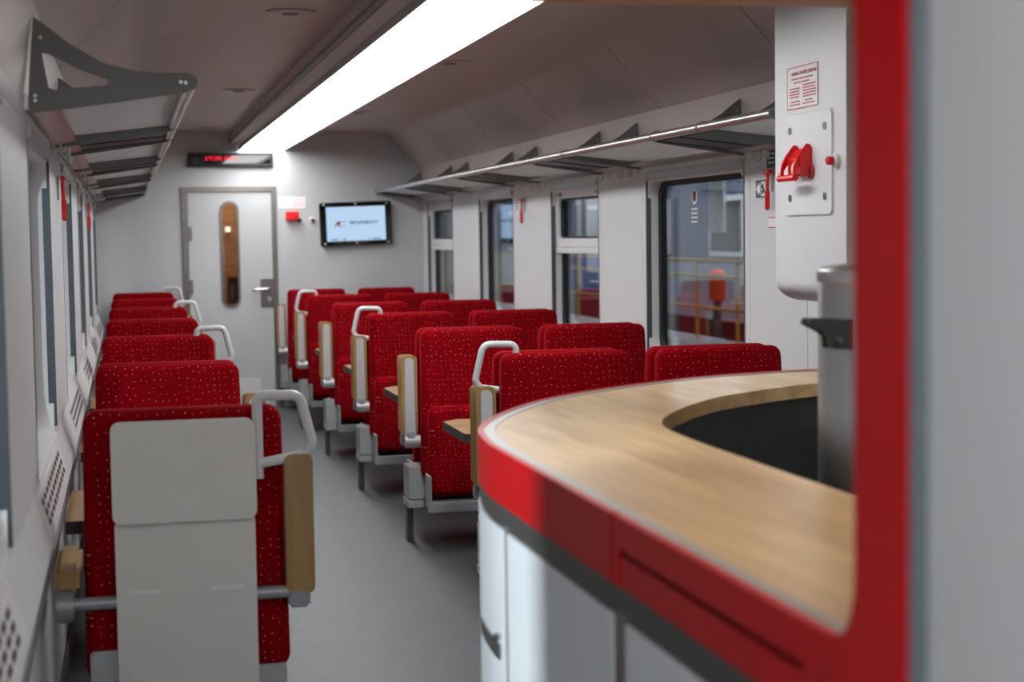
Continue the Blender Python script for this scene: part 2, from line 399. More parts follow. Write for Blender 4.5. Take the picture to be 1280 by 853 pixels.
# round ceiling fittings
disc = [('nearest the camera left of the light strip', .675, 6.7), ('left of the light strip, second from the camera', .70, 10.23), ('left of the light strip, close to the end wall', .70, 13.75),
        ('right of the light strip, nearer one', 1.69, 8.52), ('right of the light strip, close to the end wall', 1.69, 12.0)]
for lab, x, y in disc:
    t = thing('ceiling_speaker', 'round pale ceiling fitting '+lab, 'ceiling fitting', (x, y, 2.361), 'round fittings in the ceiling')
    obj('ring', lathe(NB(), [(.10, 0), (.10, -.003), (.085, -.008), (.05, -.008)], n=32), 'ceil', t)
    obj('core', lathe(NB(), [(.035, -.008), (.033, -.012), (.02, -.013)], n=20), 'bracket', t)

# ------------------------------------------------------------------ end wall and door
DX0, DX1, DT = .473, 1.27, 1.897
we = struct('wall_end', prism(NB(), rect(XL-.1, XR+.1, 0, 2.45), 'y', YE, YE+.05, [rect(DX0+.001, DX1-.001, .001, DT-.001)]), 'end_wall')
dr = struct('door_1')
obj('frame', prism(NB(), [(DX0, 0), (DX0, DT), (DX1, DT), (DX1, 0), (DX1-.042, 0), (DX1-.042, DT-.042), (DX0+.048, DT-.042), (DX0+.048, 0)], 'y', YE-.022, YE+.04), 'frame_metal', dr)
SX0, SX1, SZ0, SZ1 = .806, .932, .885, 1.757
leaf = obj('leaf', prism(NB(), rect(DX0+.05, DX1-.044, .012, DT-.044), 'y', YE-.008, YE+.035, [rrect(SX0, SX1, SZ0, SZ1, .062, 7)]), 'end_wall', dr)
obj('window_ring', prism(NB(), rrect(SX0-.018, SX1+.018, SZ0-.018, SZ1+.018, .08, 7), 'y', YE-.022, YE+.036, [rrect(SX0, SX1, SZ0, SZ1, .062, 7)]), 'frame_metal', dr)
obj('pane', box(NB(), SX0-.001, SX1+.001, YE+.012, YE+.018, SZ0-.001, SZ1+.001), 'door_pane', dr)
for z in (1.50, 1.05):
    obj('hinge', bevel(box(NB(), DX0+.035, DX0+.078, YE-.034, YE-.006, z-.06, z+.06), .004), 'frame_metal', dr)
hp = obj('lock_plate', bevel(box(NB(), 1.118, 1.226, YE-.016, YE-.006, .862, 1.105), .003), 'frame_metal', dr)
obj('lever_handle', tube(NB(), fillet([(1.19, YE-.01, 1.02), (1.19, YE-.06, 1.02), (1.06, YE-.06, 1.015), (1.055, YE-.03, 1.01)], .02), .011), 'steel', hp)
obj('lock_knob', tf(lathe(NB(), [(.022, 0), (.022, .012), (.014, .02), (.014, .035)], n=18), Matrix.Translation((1.19, YE-.014, .93)) @ Matrix.Rotation(R(90), 4, 'X')), 'steel', hp)
gv = obj('vent_grille', box(NB(), .58, 1.10, YE-.014, YE-.006, .10, .255), 'white_metal', dr)
gs = NB()
for i in range(20):
    for k in range(5): box(gs, .592+i*.0255, .592+i*.0255+.016, YE-.0155, YE-.0135, .112+k*.028, .112+k*.028+.018)
q = obj('vent_slots', gs, 'panel_grey', gv); q['kind'] = 'stuff'
# vestibule seen through the slot window
struct('wall_vestibule', box(NB(), .2, 1.7, YE+1.1, YE+1.15, 0, 2.3), 'vestibule_wood')
struct('wall_vestibule_left', box(NB(), .15, .2, YE+.05, YE+1.15, 0, 2.3), 'vestibule_wood')
struct('ceiling_vestibule', box(NB(), .15, 1.7, YE+.05, YE+1.15, 2.3, 2.33), 'ceil')
t = thing('vestibule_lamp', 'small bright wall lamp seen through the slot window of the end door', 'wall lamp', (.92, YE+1.099, 1.54))
obj('base', box(NB(), -.03, .03, -.01, 0, -.03, .03), 'white_metal', t)
obj('bulb', tf(lathe(NB(), [(.004, -.016), (.013, -.01), (.016, 0), (.013, .01), (.004, .016)], n=16), Matrix.Translation((0, -.04, 0))), 'spot_lamp', t)
t = thing('call_panel', 'small black wall unit seen through the bottom of the door slot window', 'wall unit', (.985, YE+1.099, .98))
obj('body', bevel(box(NB(), -.08, .07, -.05, 0, -.12, .12), .01), 'black', t); obj('face', box(NB(), -.05, .05, -.053, -.05, -.07, .08), 'black_gloss', t)
# fill lamp added out of view to light the vestibule
t = thing('vestibule_fill_light', 'unseen round fill lamp added in the vestibule behind the end door', 'ceiling light', (.9, YE+.55, 2.299))
obj('ring', lathe(NB(), [(.14, 0), (.14, -.03), (.12, -.035)], n=24), 'white_metal', t); obj('diffuser', lathe(NB(), [(.118, -.035), (.118, -.042), (.02, -.045)], n=24), 'added_lamp_glow', t)

# LED display
t = thing('led_display', 'narrow black LED destination display above the end door', 'display', ((.532+1.249)/2, YE, 2.122))
obj('casing', bevel(box(NB(), -.3585, .3585, -.05, 0, -.058, .058), .006), 'black', t)
obj('window', box(NB(), -.215, .335, -.054, -.05, -.03, .036), 'black_gloss', t)
obj('sensor', box(NB(), -.325, -.272, -.053, -.05, -.03, .026), 'table_edge', t)
ld = NB(); x = -.212
rs = random.Random(3)
for ch in range(11):
    if ch == 6: x += .014
    for c in range(4):
        for r_ in range(5):
            if rs.random() < .62: box(ld, x+c*.0048, x+c*.0048+.0040, -.0552, -.0541, -.004+r_*.0075, -.004+r_*.0075+.006)
    x += .0235
q = obj('led_text', ld, 'led_red', t); q['kind'] = 'stuff'

# wall screen
t = thing('wall_screen', 'black framed flat screen showing a pale blue picture on the end wall', 'screen', ((1.645+2.252)/2, YE, (1.39+1.757)/2-.004))
t.rotation_euler = (0, R(-1.4), 0)
hw, hh = .306, .1835
obj('bezel', bevel(prism(NB(), rrect(-hw, hw, -hh, hh, .014), 'y', -.06, 0), .004), 'black_gloss', t)
obj('display', box(NB(), -hw+.048, hw-.052, -.0615, -.06, -hh+.036, hh-.036), 'screen', t)
for sx in (-hw+.032, 0, hw-.032):
    for sz in (-hh+.014, hh-.014):
        obj('screw', tf(lathe(NB(), [(.009, 0), (.009, .004), (.005, .006)], n=12), Matrix.Translation((sx, -.06, sz)) @ Matrix.Rotation(R(90), 4, 'X')), 'steel', t)
tm = text_mesh('PKP INTERCITY', .036, 'screen_text', .25, .0012)
o = obj('screen_text', tm, 'logo_blue', t); o.location = (-.06, -.0625, -.004); o.rotation_euler = (R(90), 0, 0)
lg = NB(); prism(lg, [(-.19, -.022), (-.165, .022), (-.135, .022), (-.145, -.022), (-.155, -.022), (-.155, -.005), (-.17, -.005), (-.178, -.022)], 'y', -.0632, -.0620)
obj('logo_mark', lg, 'logo_red', t)
lg = NB(); prism(lg, [(-.135, .022), (-.075, .024), (-.075, .02), (-.135, .014)], 'y', -.0632, -.0620); prism(lg, [(-.14, -.016), (-.085, -.014), (-.085, -.018), (-.14, -.022)], 'y', -.0632, -.0620)
obj('logo_swoosh', lg, 'logo_grey', t)
lg = NB()
for a, b in ((-.225, -.16), (-.12, -.09), (.10, .118), (.14, .21)): box(lg, a, b, -.0632, -.062, -.138, -.128)
q = obj('footer_marks', lg, 'logo_grey', t); q['kind'] = 'stuff'

# end wall emergency brake
t = thing('brake_notice', 'small faded pink and white notice on the end wall above the red brake', 'sign', (1.405, YE, 1.757))
obj('plate', box(NB(), -.118, .118, -.004, 0, -.05, .05), 'sign_white', t)
lg = NB()
for k in range(3):
    for a, b in ((-.095, -.02), (.0, .09)): box(lg, a, b, -.005, -.004, .022-k*.024, .030-k*.024)
MATS['sign_pink'] = mat('sign_pink', sc(226, 196, 204), .6); obj('print', lg, 'sign_pink', t)
t = thing('emergency_brake', 'small red emergency brake handle on the end wall beside the screen', 'brake handle', (1.402, YE, 1.64))
obj('plate', bevel(box(NB(), -.055, .06, -.012, 0, -.04, .04), .004), 'red_plastic', t)
obj('grip', bevel(box(NB(), -.05, .05, -.075, -.012, -.036, .02), .01), 'red_plastic', t)
obj('seal', tf(lathe(NB(), [(.018, 0), (.018, .02), (.01, .024)], n=14), Matrix.Translation((.062, -.02, -.036)) @ Matrix.Rotation(R(90), 4, 'X')), 'black', t)
t = thing('alarm_button', 'tiny dark red knob on the end wall between brake and screen', 'knob', (1.575, YE, 1.606))
obj('collar', tf(lathe(NB(), [(.024, 0), (.024, .012), (.018, .018)], n=16), Matrix.Rotation(R(90), 4, 'X')), 'white_metal', t)
obj('button', tf(lathe(NB(), [(.014, .018), (.014, .035), (.009, .04)], n=14), Matrix.Rotation(R(90), 4, 'X')), 'dark_red', t)

ORD = 'first second third fourth fifth sixth seventh eighth ninth tenth eleventh twelfth thirteenth fourteenth fifteenth'.split()
# ------------------------------------------------------------------ luggage racks
BR = {'left': [4.25, 5.80, 6.42, 7.85, 8.52, 9.95, 10.6, 12.05, 12.7, 14.12], 'right': [5.20, 5.93, 6.49, 7.90, 8.57, 9.97, 10.63, 12.08, 12.71, 14.12]}
def bracket_bm(side, y):
    pts = [(-.224, 1.785), (-.219, 1.86), (-.206, 2.005), (-.188, 1.994), (-.12, 1.94), (-.04, 1.893), (.04, 1.874), (.12, 1.87), (.165, 1.871), (.186, 1.862), (.192, 1.847), (.184, 1.831), (.155, 1.821), (0, 1.798), (-.15, 1.777), (-.22, 1.768)]
    hole = [(-.188, 1.918), (-.17, 1.914), (-.10, 1.878), (-.035, 1.854), (-.027, 1.846), (-.037, 1.838), (-.11, 1.832), (-.16, 1.826), (-.174, 1.832)]
    g = lambda L: [(mx(side, a), b) for a, b in L]
    return prism(NB(), g(pts), 'y', y-.005, y+.005, [g(hole)])
for side in ('left', 'right'):
    rk = thing('luggage_rack', 'overhead luggage rack of glass shelves and grey brackets along the %s windows' % side, 'luggage rack')
    ys = BR[side]; y0, y1 = ys[0], 14.19
    xr = mx(side, .172)
    obj('rail', tube(NB(), [(xr, y0-.004, 1.847), (xr, y1, 1.847)], .0175, 14), 'alu', rk)
    obj('wall_profile', prism(NB(), [(mx(side, a), b) for a, b in [(XL+.001, 1.778), (XL+.06, 1.783), (XL+.085, 1.79), (XL+.085, 1.797), (XL+.012, 1.815), (XL+.001, 1.82)]], 'y', y0+.006, y1), 'alu', rk)
    sl = lambda d0, d1: [(mx(side, a_), z_) for a_, z_ in ((XL+.075, 1.797+d0), (.152, 1.832+d0), (.152, 1.832+d1), (XL+.075, 1.797+d1))]
    for i, y in enumerate(ys):
        b = obj('bracket', bracket_bm(side, y), 'bracket', rk)
        fl = prism(NB(), sl(0, .012), 'y', y+.006 if i < 9 else y-.03, y+.03 if i < 9 else y-.006)
        obj('support_flange', fl, 'dark_metal', b)
        rv = NB()
        for (a, z) in ((XL+.028, 1.80), (XL+.028, 1.812), (.148, 1.848), (.160, 1.846), (XL+.045, 1.955)):
            tf_ = tube(rv, [(mx(side, a), y-.0052, z), (mx(side, a), y-.0075, z)], .0045, 10)
        q = obj('rivets', rv, 'steel', b); q['kind'] = 'stuff'
        if i < len(ys)-1:
            pair = i in (1, 3, 5, 7)
            if pair:
                ym = (y+ys[i+1])/2
                for c_, d_ in ((y+.032, ym-.006), (ym+.006, ys[i+1]-.007)):
                    obj('channel_panel', bevel(prism(NB(), sl(-.004, .016), 'y', c_, d_), .004), 'dark_metal', rk)
            else: obj('glass_shelf', prism(NB(), sl(.012, .018), 'y', y+.034, ys[i+1]-.008), 'shelf_glass', rk)
    # coat hooks under the rack, on the pillars
    ops = WIN[side]; k = 0
    hy = []
    for a, b in zip(ops, ops[1:]):
        for y in (a[1]+.12, a[1]+.27, b[0]-.2): hy.append(y)
    if side == 'right': hy = [6.25, 6.42]+[y for y in hy]
    for y in hy:
        if y < 4.3: continue
        k += 1
        h = thing('coat_hook', 'small wire coat hook under the %s luggage rack, %s from the camera' % (side, ORD[k-1]), 'coat hook', (mx(side, XL), y, 1.765), 'coat hooks under the %s rack' % side)
        s = 1 if side == 'left' else -1
        obj('plate', bevel(box(NB(), *sorted((0, s*.005)), -.014, .014, -.02, .03), .002), 'steel', h)
        obj('hook', tube(NB(), fillet([(s*.004, 0, .02), (s*.035, 0, .015), (s*.035, 0, -.03), (s*.06, 0, -.03), (s*.06, 0, .0)], .014), .0035, 8), 'steel', h)

# ------------------------------------------------------------------ emergency hammers and signs on the side walls
def hammer(side, y, zt, lab):
    s = 1 if side == 'left' else -1
    t = thing('emergency_hammer', lab, 'hammer', (mx(side, XL), y, zt), 'red emergency hammers on the window pillars')
    obj('holder', bevel(box(NB(), *sorted((0, s*.008)), -.014, .014, -.09, .0), .003), 'light_metal', t)
    obj('head', tube(NB(), [(s*.022, -.035, -.012), (s*.022, .03, -.012)], .009, 10), 'red_plastic', t)
    obj('handle', tube(NB(), [(s*.02, 0, -.02), (s*.022, 0, -.085), (s*.022, 0, -.09), (s*.024, 0, -.165)], .006, 10), 'red_plastic', t)
    obj('grip', bevel(box(NB(), *sorted((s*.014, s*.032)), -.009, .009, -.165, -.085), .004), 'red_plastic', t)
hammer('left', 6.17, 1.69, 'red emergency hammer on the left wall, nearer one')
hammer('left', 10.48, 1.69, 'red emergency hammer on the left wall, farther one')
hammer('right', 10.43, 1.69, 'red emergency hammer on the pillar between the right windows')
hammer('right', 6.212, 1.70, 'red emergency hammer beside the green arrow sign')
def sign(name, lab, y0, y1, z0, z1, m):
    t = thing(name, lab, 'sign', (XR, (y0+y1)/2, (z0+z1)/2)); a, b = abs(y1-y0)/2, abs(z1-z0)/2
    obj('plate', box(NB(), -.003, 0, -a, a, -b, b), m, t); return t, a, b
t, a, b = sign('exit_sign', 'green exit sign with white arrow on the right wall', 6.385, 6.273, 1.588, 1.66, 'sign_green')
ar = NB(); prism(ar, [(.048, 0), (.026, .026), (.026, .01), (.014, .016), (.005, .026), (.005, -.026), (.014, -.016), (.026, -.01), (.026, -.026)], 'x', -.0045, -.003); obj('arrow', ar, 'sign_white', t)
ar = NB(); prism(ar, rect(-.05, -.006, -.03, .03), 'x', -.0045, -.003); d_ = obj('doorway', ar, 'sign_white', t)
ar = NB(); prism(ar, [(-.012, .01), (-.022, .02), (-.03, .012), (-.026, -.002), (-.012, -.012), (-.018, -.024), (-.034, -.012), (-.046, -.022), (-.044, -.006), (-.036, .006)], 'x', -.006, -.0045)
obj('running_figure', ar, 'sign_green', d_)
t, a, b = sign('hammer_sign', 'dark green sign above the red hammer beside the white cabinet', 6.265, 6.16, 1.705, 1.79, 'sign_green')
lg = NB(); [box(lg, -.0042, -.003, -.03, .036, -.025+k*.018, -.018+k*.018) for k in range(4)]; obj('print', lg, 'panel_grey', t)
t, a, b = sign('hammer_notice', 'tiny white notice under the red hammer by the cabinet', 6.25, 6.17, 1.46, 1.51, 'sign_white')
lg = NB(); box(lg, -.0042, -.003, -.038, .038, .018, .022); box(lg, -.0042, -.003, -.038, .038, -.022, -.018); obj('print', lg, 'sign_red', t)
t, a, b = sign('hammer_sticker', 'small pale sticker left of the hammer between right windows', 10.66, 10.59, 1.60, 1.68, 'sign_white')
lg = NB(); [box(lg, -.0042, -.003, -.025, .025, -.025+k*.02, -.015+k*.02) for k in range(3)]; obj('print', lg, 'logo_grey', t)
t = thing('window_sticker', 'oval red and white sticker on the nearest right window', 'sticker', (XR+.0775, 7.36, 1.62))
def disc_x(r, x0, x1): return prism(NB(), [(r*.9*math.cos(R(a)), r*math.sin(R(a))) for a in range(0, 360, 15)], 'x', x0, x1)
obj('ring', disc_x(.038, -.0012, 0), 'sign_white', t); obj('disc', disc_x(.028, -.0022, -.0012), 'dark_red', t)
lg = NB(); [box(lg, -.0012, 0, -.045, .045, -.125+k*.02, -.115+k*.02) for k in range(4)]; obj('print', lg, 'panel_grey', t)

# ------------------------------------------------------------------ seats
SW = .525
ROW = [4.28, 5.84, 7.53, 9.187, 10.787, 12.425, 14.01]
def back_bm(s):      # s=-1 front layer (towards camera), +1 rear layer
    bm = slab(NB(), SW, SW-.03, -.70, 0, -.042, .042, .038, .028)
    return tf(bm, Matrix.Translation((0, s*.055, 1.014)) @ Matrix.Rotation(R(-4.0*s*-1), 4, 'X'))
def cush_bm(s):
    bm = slab(NB(), SW-.035, SW-.04, -.21, .21, -.045, .045, .035, .034)
    return tf(bm, Matrix.Translation((0, s*.205, .455)) @ Matrix.Rotation(R(3.0*s), 4, 'X'))
def mid_bm():
    return bevel(box(NB(), -SW/2+.05, SW/2-.05, -.05, .05, .20, .96), .01)
def frontbar_bm(s):
    return bevel(box(NB(), -SW/2-.004, SW/2+.004, *sorted((s*.285, s*.315)), .185, .232), .004)
def tab_bm(s, e):
    return bevel(box(NB(), *sorted((e*(SW/2-.012), e*(SW/2-.002))), *sorted((s*.20, s*.314)), .20, .355), .003, 1)
def rail_bm(e):
    return box(NB(), *sorted((e*(SW/2-.03), e*(SW/2-.012))), -.285, .285, .19, .225)
def ped_bm(e):
    bm = box(NB(), *sorted((e*(SW/2-.03), e*(SW/2+.055))), -.085, .075, .215, .37); return bevel(bm, .003)
def pedrim_bm(e):
    bm = box(NB(), *sorted((e*(SW/2-.032), e*(SW/2+.058))), -.09, .08, .175, .211); return bevel(bm, .003)
def leg_bm(e):
    return bevel(box(NB(), *sorted((e*(SW/2+.022), e*(SW/2+.052))), .0, .06, 0, .175), .004)
def arm_bm(e, s):
    bm = prism(NB(), rrect(SW/2+.008, SW/2+.072, .525, .885, .012, 3), 'y', .012, .055); bevel(bm, .006)
    if e < 0: bmesh.ops.scale(bm, vec=(-1, 1, 1), verts=bm.verts[:])
    if s < 0: bmesh.ops.scale(bm, vec=(1, -1, 1), verts=bm.verts[:])
    return bm
def spine_bm(e, s):
    bm = prism(NB(), [(SW/2+.021, .50), (SW/2+.024, .866), (SW/2+.03, .874), (SW/2+.050, .874), (SW/2+.056, .866), (SW/2+.059, .50)], 'y', .052, .067); bevel(bm, .006)
    bm2 = bm
    if e < 0: bmesh.ops.scale(bm, vec=(-1, 1, 1), verts=bm.verts[:])
    if s < 0: bmesh.ops.scale(bm, vec=(1, -1, 1), verts=bm.verts[:])
    return bm
def pivot_bm(e, s):
    bm = tube(NB(), [(e*(SW/2-.01), s*.055, .487), (e*(SW/2+.068), s*.055, .487)], .03, 18)
    box(bm, *sorted((e*(SW/2+.02), e*(SW/2+.06))), *sorted((s*.03, s*.08)), .487, .535)
    return bevel(bm, .004)
def grab_bm(e):
    q = lambda x, z: (e*(SW/2+x), 0, z)
    return tube(NB(), fillet([q(-.09, .93), q(-.09, 1.043), q(.035, 1.046), q(.068, .91), q(.05, .884), q(-.02, .874)], .03), .013, 12)
def seat(name, label, x, y, e, grab, rear, arm, group):
    t = thing(name, label, 'seat', (x, y+.1, 0), group)
    sides = (-1, 1) if rear else (-1,)
    for s in sides:
        obj('backrest', cm(('back', s), lambda: back_bm(s)), 'fabric', t)
        obj('seat_cushion', cm(('cush', s), lambda: cush_bm(s)), 'fabric', t)
        obj('front_bar', cm(('fb', s), lambda: frontbar_bm(s)), 'light_metal', t)
        for k in (-1, 1): obj('side_tab', cm(('tab', s, k), lambda: tab_bm(s, k)), 'light_metal', t)
    if rear:
        obj('back_frame', cm('mid', mid_bm), 'black', t)
        for k in (-1, 1): obj('base_rail', cm(('rail', k), lambda: rail_bm(k)), 'leg', t)
    else:
        obj('back_frame', cm('mid1', lambda: box(NB(), -SW/2+.05, SW/2-.05, -.03, .03, .20, .95)), 'black', t)
        for k in (-1, 1): obj('base_rail', cm(('rail1', k), lambda: box(NB(), *sorted((k*(SW/2-.03), k*(SW/2-.012))), -.285, .05, .19, .225)), 'leg', t)
    if arm:
        p = obj('pedestal', cm(('ped', e), lambda: ped_bm(e)), 'light_metal', t); obj('pedestal_rim', cm(('pedr', e), lambda: pedrim_bm(e)), 'light_metal', p)
        obj('leg', cm(('leg', e), lambda: leg_bm(e)), 'leg', t)
        for s in sides:
            a = obj('armrest', cm(('arm', e, s), lambda: arm_bm(e, s)), 'arm_wood', t)
            obj('armrest_spine', cm(('spine', e, s), lambda: spine_bm(e, s)), 'silver', a)
            obj('pivot', cm(('pivot', e, s), lambda: pivot_bm(e, s)), 'light_metal', a)
    else:
        for k in (-1, 1):
            obj('leg', cm(('wleg', k), lambda: bevel(box(NB(), *sorted((k*(SW/2-.06), k*(SW/2-.03))), .0, .05, 0, .2), .004)), 'leg', t)
    if grab: obj('grab_handle', cm(('grab', e), lambda: grab_bm(e)), 'grab', t)
    return t
XS_L, XS_A, XS_W = .132, 1.581, 2.185
ordn = ['', 'first', 'second', 'third', 'fourth', 'fifth', 'last']
for i in range(1, 7):
    g = (i % 2 == 0); rear = i < 6
    nm = {1: 'nearest', 6: 'farthest'}.get(i, ordn[i])
    seat('tip_up_seat', 'red dotted seat by the left windows, %s behind the white-backed seat' % ordn[i], XS_L, ROW[i], 1, g, rear, True, 'red seats by the left windows')
    g = (i % 2 == 1)and i < 6
    seat('tip_up_seat', 'red dotted aisle seat right of the gangway, %s from the bar counter' % nm, XS_A, ROW[i], -1, g, rear, True, 'red aisle seats right of the gangway')
    seat('tip_up_seat', 'red dotted seat against the right windows, %s from the bar counter' % nm, XS_W, ROW[i], -1, False, rear, False, 'red seats by the right windows')

# near single seat with its back to the camera
t = thing('tip_up_seat', 'nearest left seat, turned away, with a white-grey back panel and grab handle', 'seat', (XS_L, ROW[0], 0))
obj('backrest', tf(slab(NB(), SW, SW-.02, -.70, 0, 0, .10, .04, .03), Matrix.Translation((0, 0, 1.016))), 'fabric', t)
obj('seat_cushion', tf(slab(NB(), SW-.035, SW-.04, -.21, .21, -.045, .045, .035, .034), Matrix.Translation((0, .20, .455)) @ Matrix.Rotation(R(3), 4, 'X')), 'fabric', t)
p = obj('back_panel', bevel(prism(NB(), rrect(-.178, .172, .738, .982, .016, 4), 'y', -.056, .004), .006), 'panel_grey', t)
p2 = obj('lower_panel', bevel(prism(NB(), rrect(-.176, .170, .10, .732, .008, 3), 'y', -.038, .004), .004), 'panel_grey', t)
for a in (-.148, .055):
    obj('slot', bevel(prism(NB(), rrect(a, a+.082, .549, .559, .004, 3), 'y', -.0425, -.034), .001, 1), 'white_metal', p2)
obj('axle', tube(NB(), [(-.325, -.018, .528), (.275, -.018, .528)], .017, 14), 'axle', t)
b_ = tube(NB(), [(-.33, -.018, .525), (-.285, -.018, .525)], .042, 20); obj('pivot', bevel(b_, .006), 'axle', t)
b_ = box(NB(), .255, .312, -.045, .03, .488, .53); obj('pivot', bevel(b_, .008), 'axle', t)
obj('armrest', bevel(prism(NB(), rrect(.258, .320, .53, .884, .012, 3), 'y', -.035, .008), .006), 'arm_wood', t)
obj('armrest', bevel(box(NB(), -.332, -.27, -.03, .34, .558, .618), .012), 'arm_wood', t)
for k, e in ((0, -1), (1, 1)):
    obj('pedestal', bevel(box(NB(), *sorted((e*.16, e*.25)), -.012, .10, .0, .335 if e > 0 else .40), .006), 'light_metal', t)
obj('front_bar', bevel(box(NB(), -SW/2, SW/2, .285, .315, .185, .232), .004), 'light_metal', t)
for e in (-1, 1): obj('base_rail', box(NB(), *sorted((e*(SW/2-.03), e*(SW/2-.012))), .10, .285, .19, .225), 'leg', t)
gp = [(.187, -.02, .83), (.187, -.02, 1.038), (.205, -.02, 1.045), (.297, -.02, 1.043), (.328, -.02, .915), (.308, -.02, .886), (.187, -.02, .868)]
g_ = tube(NB(), fillet(gp, .022), .0135, 12); obj('grab_handle', g_, 'grab', t)

# ------------------------------------------------------------------ tables
def table(label, xa, xw, yc, group):
    s = 1 if xw > xa else -1
    t = thing('dining_table', label, 'table', (xa, yc, 0), group); w = abs(xw-xa); d = .30; c = .07
    pl = [(0, -d+c), (c*s, -d), (w*s, -d), (w*s, d), (c*s, d), (0, d-c)]
    obj('table_top', prism(NB(), pl, 'z', .622, .65), 'table_wood', t)
    pl2 = [(x_*1.0+(-.002*s if x_ == 0 else 0), y_*1.006) for x_, y_ in pl]
    obj('edge_band', prism(NB(), pl2, 'z', .612, .6485), 'table_edge', t)
    obj('leg', tube(NB(), [(s*w*.62, 0, .0), (s*w*.62, 0, .615)], .028, 16), 'leg', t)
    obj('foot_plate', lathe(NB(), [(.09, 0), (.09, .008), (.03, .016)], (s*w*.62, 0, 0), 24), 'leg', t)
ordt = ['nearest', 'second', 'third', 'fourth', 'fifth', 'farthest']
for i in range(6):
    y = (ROW[i]+(.12 if i == 0 else .2)+ROW[i+1])/2-(.0 if i == 0 else .09)
    table('wood-topped table between the left seats, %s from the camera' % ordt[i], .40, XL+.045, y, 'tables between the left seats')
    if i > 0:
        table('wood-topped table between the right seats, %s from the bar counter' % ordt[i-1 if i < 5 else 5], 1.315, XR-.045, y, 'tables between the right seats')

# ------------------------------------------------------------------ bar counter
outer = catmull([(.662, 2.95), (.664, 3.05), (.682, 3.22), (.711, 3.337), (.771, 3.489), (.872, 3.68), (.975, 3.83), (1.1, 3.965), (1.262, 4.10), (1.40, 4.195), (1.552, 4.28), (1.752, 4.345), (1.936, 4.372), (2.2, 4.385), (XR-.004, 4.39)], 4)
straight = [(.662, 1.447+k*.1) for k in range(15)]
outer = straight+outer
inner = [(1.06, 1.447), (1.06, 2.0), (1.055, 2.6)]+catmull([(1.055, 2.9), (1.062, 3.10), (1.085, 3.258), (1.162, 3.433), (1.329, 3.675), (1.488, 3.822), (1.769, 3.993), (2.1, 4.07), (XR-.004, 4.10)], 4)
def offs(pts, d):
    out = []; n = len(pts)
    for i, p in enumerate(pts):
        a, b = Vector(pts[max(i-1, 0)]), Vector(pts[min(i+1, n-1)]); t_ = (b-a).normalized(); out.append((p[0]+t_.y*d, p[1]-t_.x*d))
    out[-1] = (pts[-1][0], out[-1][1]); return out
bc = thing('bar_counter', 'curved bar counter with wood top, red fascia and white front panels', 'bar counter')
def cut(y0, y1):   # part of the outline between two arc positions, by index fraction along its length
    L = [0]
    for a, b in zip(outer, outer[1:]): L.append(L[-1]+math.hypot(b[0]-a[0], b[1]-a[1]))
    out = []
    def P(s):
        for k in range(len(L)-1):
            if L[k+1] >= s-1e-9:
                u = (s-L[k])/(L[k+1]-L[k]); return (outer[k][0]*(1-u)+outer[k+1][0]*u, outer[k][1]*(1-u)+outer[k+1][1]*u)
        return outer[-1]
    s0, s1 = y0, min(y1, L[-1]); n = max(2, int((s1-s0)/.04))
    return [P(s0+(s1-s0)*i/n) for i in range(n+1)]
TOT = sum(math.hypot(b[0]-a[0], b[1]-a[1]) for a, b in zip(outer, outer[1:]))
top_poly = offs(outer, .034)+inner[::-1]
obj('worktop', prism(NB(), top_poly, 'z', 1.016, 1.05), 'counter_wood', bc)
obj('worktop_trim', ribbon(NB(), outer, .013, .035, 1.016, 1.0515), 'trim_grey', bc)
S1 = 2.215-1.447
obj('fascia', ribbon(NB(), cut(S1+.008, TOT), 0, .013, .952, 1.053), 'red_gloss', bc)
obj('fascia', ribbon(NB(), cut(0, S1-.003), 0, .013, 1.008, 1.053), 'red_gloss', bc)
obj('fascia_drawer', ribbon(NB(), cut(.10, S1-.03), .003, .013, .952, .997), 'red_gloss', bc)
obj('fascia_frame', ribbon(NB(), cut(0, .095), 0, .013, .952, 1.0075), 'red_gloss', bc)
obj('fascia_frame', ribbon(NB(), cut(S1-.026, S1-.003), 0, .013, .952, 1.0075), 'red_gloss', bc)
obj('fascia_backing', ribbon(NB(), outer, .0135, .03, .93, 1.014), 'black', bc)
obj('dark_band', ribbon(NB(), outer, .004, .03, .908, .951), 'counter_dark', bc)  # dark grey band between the red fascia and the white panels
seg = [(0, S1-.058), (S1+.005, 1.44), (1.474, 1.93), (1.942, 2.5), (2.512, 3.1), (3.112, TOT)]
for a, b in seg:
    p = obj('front_panel', ribbon(NB(), cut(a, b), 0, .012, .12, .906), 'counter_white', bc)
    if a > .5:
        obj('handle_slot', ribbon(NB(), cut(a+.03, a+.26), -.003, .002, .655, .685), 'counter_dark', p)
        q_ = cut(a+.035, a+.045)[0]; n_ = lathe(NB(), [(.008, -.006), (.011, 0), (.008, .006)], (q_[0]-.004, q_[1], .70), 12); obj('lock', n_, 'chrome', p)
obj('panel_post', ribbon(NB(), cut(S1-.056, S1+.003), .002, .02, .12, .916), 'post_grey', bc)
obj('panel_post', ribbon(NB(), cut(1.442, 1.472), .003, .02, .12, .916), 'post_grey', bc)
obj('body', ribbon(NB(), outer, .0125, .04, .0, .93), 'bar_dark', bc)
obj('inner_panel', ribbon(NB(), inner, -.04, -.012, 0, 1.014), 'bar_dark', bc)
obj('plinth', ribbon(NB(), outer, .02, .06, 0, .12), 'counter_dark', bc)

